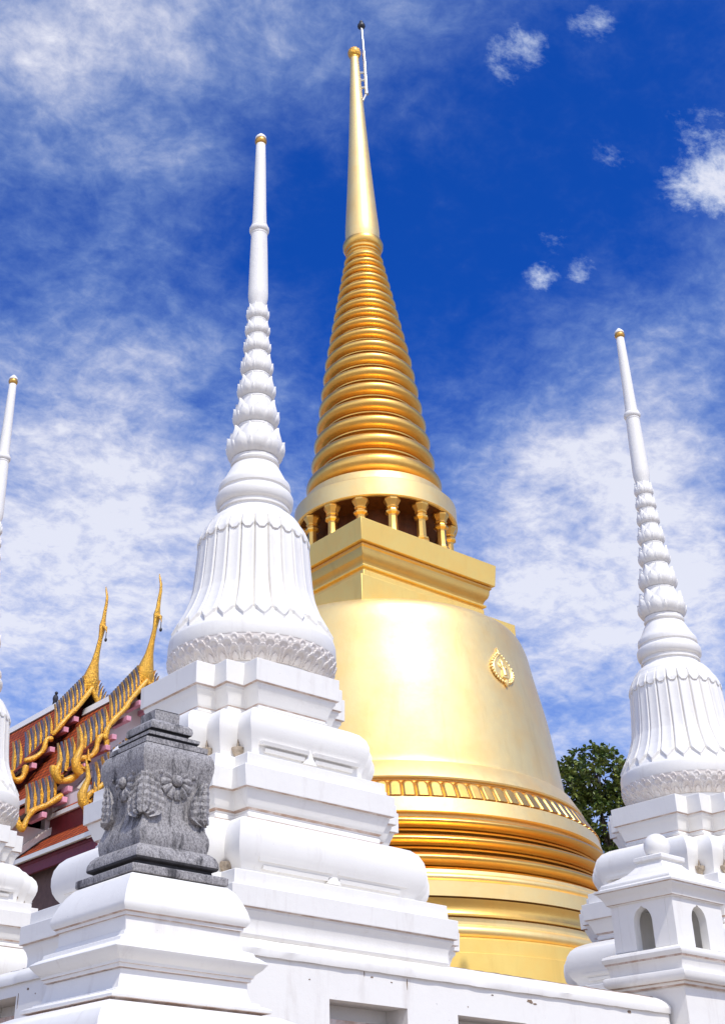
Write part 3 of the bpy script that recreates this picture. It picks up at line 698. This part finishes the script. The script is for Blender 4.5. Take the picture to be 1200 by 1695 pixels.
# lantern chamber: four walls with a pointed arch each, open inside
def arch_panel(hw, z0, z1, aw, az0, azs, azt):
    """points of the arch opening outline, left foot to right foot"""
    pts = [(-aw, az0), (-aw, azs)]
    for i in range(1, 9):
        t = i/9; pts.append((-aw*math.cos(t*PI/2)**.9 if t < 1 else 0, azs+(azt-azs)*(math.sin(t*PI/2)**1.15)))
    pts.append((0, azt+.02))
    pts += [(-x, z) for x, z in reversed(pts[:-1])]
    return pts
AW, TH, HWL = .115, .09, .385
for k in range(4):
    bm = bmesh.new(); Z = lambda z: z-GZ
    if k in (1, 2):                      # the two far sides are solid
        hwk = HWL if k % 2 == 0 else HWL-TH-.002
        add_box(bm, -hwk, hwk, -HWL, -HWL+TH, 2.338-GZ, 2.80-GZ)
        bmesh.ops.rotate(bm, verts=bm.verts, cent=(0, 0, 0), matrix=Matrix.Rotation(k*PI/2, 3, 'Z'))
        link("solid_panel", bm, WHITE, lp, 30); continue
    o = arch_panel(HWL, 2.33, 2.79, AW, 2.338, 2.60, 2.735)
    hw_ = HWL if k % 2 == 0 else HWL-TH-.002
    for y, keep in ((-HWL, 1), (-HWL+TH, 0)):
        pass
    f0 = [bm.verts.new((x, -HWL, Z(z))) for x, z in o]; f1 = [bm.verts.new((x, -HWL+TH, Z(z))) for x, z in o]
    outer = []
    for x, z in o:        # fan to the panel border
        if z <= 2.60+1e-6: outer.append((math.copysign(hw_, x), z))
        else:
            t = (z-2.60)/(.155); outer.append((x/AW*hw_ if abs(x) < AW else math.copysign(hw_, x), 2.60+(2.80-2.60)*1.0 if True else z))
    i0 = 1
    outer[1] = (-hw_, 2.60); outer[-2] = (hw_, 2.60)
    outer[2] = (-hw_, 2.80); outer[-3] = (hw_, 2.80)
    g0 = [bm.verts.new((x, -HWL, Z(z))) for x, z in outer]; g1 = [bm.verts.new((x, -HWL+TH, Z(z))) for x, z in outer]
    n = len(o)
    for i in range(n-1):
        bm.faces.new((f0[i], f0[i+1], g0[i+1], g0[i])); bm.faces.new((f1[i+1], f1[i], g1[i], g1[i+1])); bm.faces.new((f0[i+1], f0[i], f1[i], f1[i+1])); bm.faces.new((g0[i], g0[i+1], g1[i+1], g1[i]))
    bm.faces.new((f0[0], g0[0], g1[0], f1[0])); bm.faces.new((g0[-1], f0[-1], f1[-1], g1[-1]))
    bmesh.ops.rotate(bm, verts=bm.verts, cent=(0, 0, 0), matrix=Matrix.Rotation(k*PI/2, 3, 'Z'))
    link("arched_panel", bm, WHITE, lp, 30)
lsq("cornice", [(.37, 2.786), (.40, 2.79), (.405, 2.80), (.42, 2.803, 1), (.422, 2.82), (.43, 2.84), (.45, 2.875), (.475, 2.90), (.478, 2.918), (.495, 2.92, 1), (.497, 2.945), (.46, 2.955), (.45, 2.965), (.45, 2.99)])
lsq("roof", [(.445, 2.989), (.435, 3.005), (.36, 3.04), (.30, 3.07), (.245, 3.11), (.19, 3.165), (.165, 3.20), (.155, 3.225), (.165, 3.232), (.185, 3.235), (.188, 3.275), (.165, 3.285), (.11, 3.29)])
bm = bmesh.new(); add_lathe(bm, [(.12, 3.28-GZ), (.10, 3.295-GZ)], 32); add_ball(bm, (0, 0, 3.395-GZ), .135, 32, 20); link("ball_finial", bm, WHITE, lp, 60)

# ------------------------------------------------------------ temple hall
tm = thing("temple_hall", (17.76, 30, GZ), "temple hall with steep orange tiled roofs and gilded gable boards, at the left", "temple")
TX, TY = 17.76, 30.0
def tl(p): return (p[0]-TX, p[1]-TY, p[2]-GZ)
def roof_slope(name, prof, y0, y1, sgn, thick=.12, parent=tm):
    """prof: (x offset from ridge, z) from ridge to eave on the left; sgn -1 left, +1 right"""
    bm = bmesh.new(); uvl = bm.loops.layers.uv.new("UVMap"); rows = []; s = 0; ss = []
    for i, (dx, z) in enumerate(prof):
        if i: s += math.hypot(dx-prof[i-1][0], z-prof[i-1][1])
        ss.append(s); rows.append([(sgn*dx, y-TY, z-GZ) for y in (y0, y1)])
    for i in range(len(prof)-1):
        a, b = rows[i], rows[i+1]; vs = [bm.verts.new(p) for p in (a[0], a[1], b[1], b[0])]; f = bm.faces.new(vs)
        for l, uvc in zip(f.loops, ((y0, ss[i]), (y1, ss[i]), (y1, ss[i+1]), (y0, ss[i+1]))): l[uvl].uv = uvc
        # underside and edges in dark wood
        v2 = [bm.verts.new((p[0]*1.0, p[1], p[2]-thick)) for p in (a[0], a[1], b[1], b[0])]
        for q in ((v2[0], v2[3], v2[2], v2[1]), (vs[0], vs[3], v2[3], v2[0]), (vs[1], v2[1], v2[2], vs[2]), (vs[3], vs[2], v2[2], v2[3])):
            bm.faces.new(q).material_index = 1
    return link(name, bm, [TILE, DARKWOOD], parent, 0)
def bargeboard(pts, y, parent, rad=.085, mirror=1, hook=True, flat_y=.6):
    P = [(mirror*(x-TX), y-TY, z-GZ) for x, z in pts]
    bm = bmesh.new(); fine = smooth_prof3(P, 5)
    rads = [rad*.92*(1.0+.12*math.sin(i*.9)) for i in range(len(fine))]; rads[-1] *= .35
    add_tube(bm, fine, rads, 8, 1.0, (0, 1, 0)); b = link("bargeboard", bm, GOLDT, parent, 50)
    return b, fine
def smooth_prof3(p, m):
    o = []
    for i in range(len(p)-1):
        q = [Vector(p[max(i-1, 0)]), Vector(p[i]), Vector(p[i+1]), Vector(p[min(i+2, len(p)-1)])]
        for k in range(m):
            t = k/m; o.append(.5*((2*q[1])+(q[2]-q[0])*t+(2*q[0]-5*q[1]+4*q[2]-q[3])*t*t+(3*q[1]-q[0]-3*q[2]+q[3])*t**3))
    return o+[Vector(p[-1])]
def fins(board, a, b, y, n, mirror=1, hgt=.42):
    """row of upright gilded fins along the verge from a to b (x,z)"""
    for i in range(n):
        t = (i+.5)/n; x = a[0]+(b[0]-a[0])*t; z = a[1]+(b[1]-a[1])*t
        dxz = Vector((b[0]-a[0], b[1]-a[1])).normalized(); w = .5*(Vector(a)-Vector(b)).length/n
        h = hgt*1.4*(.9+.25*t)
        c0 = Vector((x, z))
        poly = [c0-dxz*w*.6, c0+dxz*w*.6, c0+dxz*w*.75+Vector((-.03, h*.45)), c0+dxz*w*.25+Vector((-.05, h*.75)), c0+dxz*w*.3+Vector((-.10, h*1.08)), c0-dxz*w*.35+Vector((-.04, h*.7)), c0-dxz*w*.7+Vector((-.0, h*.4))]
        bm = bmesh.new(); add_prism(bm, [(mirror*(p[0]-TX), p[1]-GZ) for p in poly], y-TY-.06, y-TY+.05)
        if mirror < 0: pass
        link("fin", bm, GOLDT if i % 2 == 0 else FINGREY, board, 30)
def chofa(x, y, z, H, name="roof_finial"):
    bm = bmesh.new()
    sh = [(-.02, 0, .15), (-.03, .05, .23), (-.02, .10, .24), (.01, .17, .18), (.05, .26, .11), (.09, .36, .075), (.14, .48, .06), (.165, .56, .085), (.17, .60, .095), (.185, .66, .06), (.20, .74, .05), (.225, .82, .042), (.225, .89, .036), (.195, .95, .030), (.175, 1.0, .010)]
    # the curl leans out over the gable: along -y and a little along +x
    pts = [(x-TX+.30*H*k*.25, y-TY-.62*H*k, z-GZ+H*t) for k, t, r in sh]
    add_tube(bm, pts, [r*H/3.0*1.05 for k, t, r in sh], 10, .8)
    i = 8; q = Vector(pts[i]); add_tube(bm, [q, q+Vector((.02, -.16, -.10))*H/3, q+Vector((.02, -.22, -.26))*H/3], [.07*H/3, .05*H/3, .012], 8)
    o = link(name, bm, GOLDT, tm, 60)
    bm = bmesh.new(); add_tube(bm, [q+Vector((.02, -.2, -.24))*H/3, q+Vector((.02, -.2, -.42))*H/3], [.012, .012], 6); add_ball(bm, q+Vector((.02, -.2, -.47))*H/3, .045, 8, 6, 1.4); link("bell_pendant", bm, BLACK, o, 60)
    return o
def box_part(name, mat, x0, x1, y0, y1, z0, z1, parent=tm, bev=0):
    bm = bmesh.new(); add_box(bm, x0-TX, x1-TX, y0-TY, y1-TY, z0-GZ, z1-GZ); return link(name, bm, mat, parent, 25, bev)

# -- front (lower) nave roof and rear (higher) nave roof, with skirts
front = [(0, 12.90), (1.1, 11.25), (1.75, 10.35), (2.45, 9.55)]
rear = [(0, 13.62), (1.1, 11.95), (1.75, 11.05), (2.42, 10.33)]
skirt = [(2.30, 9.42), (2.85, 8.98), (3.3, 8.62), (3.62, 8.42)]
rskirt = [(2.25, 10.12), (2.9, 9.62), (3.6, 9.05)]
for sg in (-1, 1):
    roof_slope("roof", front, 30.0, 33.6, sg); roof_slope("roof", rear, 33.2, 58, sg)
    roof_slope("roof", skirt, 30.0, 58, sg); roof_slope("roof", rskirt, 33.5, 58, sg)
# white ridges and white edge strips
for (x0, z, y0, y1) in ((0, 12.93, 30.2, 33.3), (0, 13.65, 33.5, 58)):
    bm = bmesh.new(); add_prism(bm, [(-.15, z-GZ-.17), (-.10, z-GZ+.05), (0, z-GZ+.10), (.10, z-GZ+.05), (.15, z-GZ-.17)], y0-TY, y1-TY); link("ridge_cap", bm, WHITE, tm, 30)
for prof, y0, y1 in ((front, 30.1, 33.4), (skirt, 30.1, 58)):
    x, z = prof[-1]
    bm = bmesh.new(); add_box(bm, -x-.06, -x+.02, y0-TY, y1-TY, z-GZ-.16, z-GZ-.03); link("eave_board", bm, WHITE, tm, 30)
# gable walls
def gable(y, prof, zb, mat, t=.25, inset=.12):
    pl = [(x*.97, z-GZ-inset) for x, z in prof]; poly = [(-x, z) for x, z in pl[::-1]]+[(x, z) for x, z in pl[1:]]
    poly = [(poly[0][0], zb-GZ)]+poly+[(poly[-1][0], zb-GZ)]
    bm = bmesh.new(); add_prism(bm, poly, y-TY, y-TY+t); return link("gable_wall", bm, mat, tm, 25)
gable(30.55, front, 8.3, WALLPINK); gable(33.9, rear, 9.0, MAROON)
bm = bmesh.new(); add_box(bm, -3.30, 3.30, .56, 27.5, 0, 10.1); link("hall_wall", bm, WALLPINK, tm, 25)
# gilded boards with waves, hooked ends
V1 = [(17.76, 12.90), (17.27, 12.22), (17.12, 11.95), (16.82, 11.58), (16.63, 11.30), (16.57, 11.02), (16.62, 10.88), (16.60, 10.62)]
V2 = [(16.60, 10.98), (16.45, 11.03), (16.34, 10.86), (16.30, 10.60), (16.14, 10.39), (15.84, 10.27), (15.80, 10.12)]
V3 = [(15.86, 10.12), (15.82, 9.87), (15.56, 9.67), (15.30, 9.62), (15.14, 9.76), (15.10, 9.98)]
up_ = [(17.77, 13.60), (17.35, 12.93), (17.18, 12.72), (16.89, 12.32), (16.61, 11.90)]
up2 = [(16.60, 11.78), (16.42, 11.72), (16.35, 11.40), (16.08, 11.12), (15.78, 10.99)]
up3 = [(15.88, 10.86), (15.82, 10.55), (15.66, 10.40), (15.47, 10.47), (15.40, 10.66)]
for mir in (1, -1):
    bb, _ = bargeboard(V1, 29.86, tm, .085, mir); fins(bb, (17.60, 12.78), (16.72, 11.50), 29.95, 15, mir)
    bb, _ = bargeboard(V2, 29.84, tm, .085, mir); fins(bb, (16.66, 11.36), (15.82, 10.40), 29.95, 11, mir)
    bb, _ = bargeboard(V3, 29.86, tm, .10, mir); fins(bb, (15.78, 10.22), (15.28, 9.72), 29.95, 5, mir, .5)
    bb, _ = bargeboard(up_, 33.06, tm, .085, mir); fins(bb, (17.60, 13.42), (16.70, 12.12), 33.15, 15, mir)
    bb, _ = bargeboard(up2, 33.04, tm, .085, mir); fins(bb, (16.62, 12.0), (15.85, 11.10), 33.15, 10, mir)
    bb, _ = bargeboard(up3, 33.06, tm, .10, mir); fins(bb, (15.76, 10.95), (15.50, 10.62), 33.15, 3, mir, .5)
    bb, _ = bargeboard([(15.42, 9.24), (14.99, 8.90), (14.90, 8.86), (14.64, 8.70), (14.50, 8.46), (14.40, 8.20), (14.30, 8.30), (14.22, 8.5)], 29.84, tm, .085, mir); fins(bb, (15.30, 9.22), (14.50, 8.62), 29.95, 9, mir, .42)
    for bx, bz in ((17.53, 12.24), (17.18, 11.72), (16.77, 11.12), (16.60, 10.79), (15.99, 10.17), (15.58, 9.50), (15.46, 9.2), (14.92, 8.72)):
        bm = bmesh.new(); xx = mir*(bx-TX); add_box(bm, xx-.07, xx+.07, -.28, .55, bz-GZ-.15, bz-GZ-.01); link("purlin_end", bm, PINK, tm, 25, .01)
    for bx, bz in ((17.30, 12.60), (17.0, 12.22), (16.62, 11.55), (16.1, 10.98)):
        bm = bmesh.new(); xx = mir*(bx-TX); add_box(bm, xx-.08, xx+.08, 33.0-TY, 33.9-TY, bz-GZ-.15, bz-GZ+.0); link("purlin_end", bm, PINK, tm, 25, .01)
chofa(17.76, 29.95, 12.85, 3.25); chofa(17.77, 33.15, 13.55, 3.30)
# small upturned finials at the board ends
def hang_hong(x, y, z, H):
    bm = bmesh.new(); sh = [(0, 0, .09), (-.10, .10, .12), (-.14, .25, .11), (-.08, .42, .085), (-.02, .6, .06), (-.06, .8, .045), (-.12, 1.0, .012)]
    add_tube(bm, [(x-TX+k*H, y-TY, z-GZ+t*H) for k, t, r in sh], [r*H*.9 for k, t, r in sh], 8)
    add_tube(bm, [(x-TX+.05*H, y-TY, z-GZ+.1*H), (x-TX+.16*H, y-TY, z-GZ+.3*H), (x-TX+.12*H, y-TY, z-GZ+.55*H)], [.07*H, .05*H, .01], 8)
    link("eave_finial", bm, GOLDT, tm, 60)
hang_hong(15.86, 29.75, 9.85, 1.3); hang_hong(15.3, 29.8, 9.6, .9)
# -- porch in front of the gable wall: a steep roof and two lower tiers, eaves running towards the viewer
p_main = [(.70, 10.68), (1.18, 10.07), (1.54, 9.6), (2.30, 8.87)]
p_low = [(2.55, 8.19), (3.06, 7.76), (3.19, 7.57)]
for sg in (-1, 1):
    roof_slope("porch_roof", p_main, 28.6, 30.5, sg, .10); roof_slope("porch_roof", [(2.2, 8.35), (2.55, 8.12), (3.19, 7.58)], 26.5, 30.5, sg, .10)
    for (pf, y0, y1) in ((p_main, 28.55, 30.5), (p_low, 26.4, 30.5)):
        x, z = pf[-1]
        bm = bmesh.new(); xx = sg*x; add_box(bm, min(xx, xx+sg*.07), max(xx, xx+sg*.07), y0-TY, y1-TY, z-GZ-.13, z-GZ-.02); link("eave_board", bm, WHITE, tm, 30)
    # white flashing where the slope meets the wall behind
    for pf, yy in ((p_main, 30.38), ([(2.2, 8.38), (2.55, 8.15), (3.19, 7.61)], 30.38)):
        bm = bmesh.new()
        poly = [(sg*x, z-GZ+.02) for x, z in pf]+[(sg*x, z-GZ+.22) for x, z in pf[::-1]]
        add_prism(bm, poly, yy-TY, yy-TY+.16); link("flashing", bm, WHITE, tm, 25)
    bm = bmesh.new(); xs_ = sorted((sg*2.2, sg*2.27)); add_box(bm, xs_[0], xs_[1], 28.6-TY, 30.5-TY, 8.30-GZ, 8.78-GZ); link("frieze_panel", bm, MAROON, tm, 25)
    bm = bmesh.new(); xs_ = sorted((sg*2.20, sg*3.12)); add_box(bm, xs_[0], xs_[1], 26.5-TY, 30.5-TY, 7.38-GZ, 7.46-GZ); link("soffit", bm, MAROON, tm, 25)
    bm = bmesh.new(); xs_ = sorted((sg*3.02, sg*3.10)); add_box(bm, xs_[0], xs_[1], 26.45-TY, 30.5-TY, 7.14-GZ, 7.46-GZ); link("frieze_panel", bm, MAROON, tm, 25)
bm = bmesh.new()
bb, _ = bargeboard([(16.6, 10.2), (16.2, 9.68), (15.8, 9.25), (15.5, 9.0), (15.42, 8.82), (15.40, 8.6), (15.46, 8.35)], 28.5, tm, .075); fins(bb, (16.6, 10.2), (15.6, 9.12), 28.55, 12, 1, .36)
bb, _ = bargeboard([(15.3, 8.28), (15.0, 8.05), (14.75, 7.85), (14.62, 7.68), (14.5, 7.78), (14.42, 8.0)], 26.4, tm, .07)
hang_hong(15.42, 28.45, 8.62, 1.25); hang_hong(14.62, 26.35, 7.62, 1.0)
bm = bmesh.new(); add_box(bm, 14.95-TX, 20.5-TX, 26.8-TY, 30.5-TY, 0, 7.35-GZ); link("porch_wall", bm, BROWNWALL, tm, 25)
bm = bmesh.new(); add_box(bm, -2.15, 2.15, 28.7-TY, 30.5-TY, 7.5-GZ, 9.3-GZ); link("porch_wall", bm, WALLPINK, tm, 25)

# a bird on the upper ridge
bm = bmesh.new(); add_ball(bm, (0, 0, .17), .09, 12, 8, 1.5); add_ball(bm, (0, -.03, .34), .055, 10, 8); add_tube(bm, [(0, -.07, .34), (0, -.14, .33)], [.02, .004], 6)
add_tube(bm, [(0, .05, .12), (0, .16, .0)], [.05, .015], 6); add_tube(bm, [(.03, 0, .06), (.03, 0, 0)], [.008, .008], 6); add_tube(bm, [(-.03, 0, .06), (-.03, 0, 0)], [.008, .008], 6)
o = link("bird", bm, BIRD, None, 60); o.location = (TX, 35.4, 13.755); tag(o, "tiny dark bird perched on the white ridge of the temple roof", "bird")

# ------------------------------------------------------------ tree beyond the golden stupa
def make_tree(loc, label, blobs, nclump, trunk_h, seed, leaf=.19):
    rnd = random.Random(seed)
    root = thing("broadleaf_tree", loc, label, "tree", "trees beyond the terrace")
    bm = bmesh.new(); tips = []
    add_tube(bm, [(0, 0, 0), (.08, .05, trunk_h*.4), (-.05, .1, trunk_h*.75), (0, 0, trunk_h)], [.32, .26, .21, .13], 10)
    cl = []
    for _ in range(nclump):
        b = rnd.choices(blobs, [q[3]**2 for q in blobs])[0]
        while True:
            v = Vector((rnd.uniform(-1, 1), rnd.uniform(-1, 1), rnd.uniform(-1, 1)))
            if .18 < v.length < 1: break
        v = v.normalized()*(v.length**.45)
        cl.append(Vector(b[:3])+Vector((v.x*b[3], v.y*b[3], v.z*b[3]*.85)))
    for b in blobs:
        s = Vector((0, 0, trunk_h*rnd.uniform(.5, .95))); e = Vector(b[:3]); mid = s.lerp(e, .5)+Vector((0, 0, -.25))
        add_tube(bm, [s, mid, e], [.12, .08, .04], 7)
        near = sorted(cl, key=lambda q: (q-e).length)[:26]
        for q in near[::2]: add_tube(bm, [e.lerp(mid, .25), e.lerp(q, .5)+Vector((0, 0, -.08)), q], [.035, .022, .010], 5)
    link("trunk", bm, BARK, root, 50)
    bm = bmesh.new()
    for q in cl:
        for _ in range(rnd.randint(11, 17)):
            d = Vector((rnd.gauss(0, 1), rnd.gauss(0, 1), rnd.gauss(.25, .8))).normalized()
            b0 = q+d*rnd.uniform(.02, .10); L = leaf*rnd.uniform(.8, 1.45); w = L*.36
            side = d.cross(Vector((rnd.gauss(0, .5), rnd.gauss(0, .5), 1))).normalized(); nrm = side.cross(d)
            tip = b0+d*L+Vector((0, 0, -.18*L))
            m1 = b0+d*L*.35; m2 = b0+d*L*.7
            vs = [bm.verts.new(p) for p in (b0, m1+side*w*.8+nrm*.02, m2+side*w*.8+nrm*.01, tip, m2-side*w*.8+nrm*.01, m1-side*w*.8+nrm*.02)]
            bm.faces.new((vs[0], vs[1], vs[2], vs[3])); bm.faces.new((vs[0], vs[3], vs[4], vs[5]))
    me = bpy.data.meshes.new("crown"); bm.to_mesh(me); bm.free(); me.materials.append(LEAF)
    o = bpy.data.objects.new("crown", me); COL.objects.link(o); o.parent = root
    return root
make_tree((31.6, 25.6, GZ), "leafy green tree showing between the golden stupa and the right white stupa",
          [(-1.2, .9, 13.0, 1.0), (-.2, .1, 13.4, 1.0), (.7, -.6, 12.6, .9), (0, 0, 11.9, 1.1), (1.1, -.9, 11.3, .8), (-1.1, .9, 11.6, 1.0), (.3, -.2, 10.4, 1.0), (1.0, -.8, 9.9, .7), (-.3, .3, 9.5, .9), (.7, -.5, 8.9, .8)], 1000, 11.2, 5, .145)
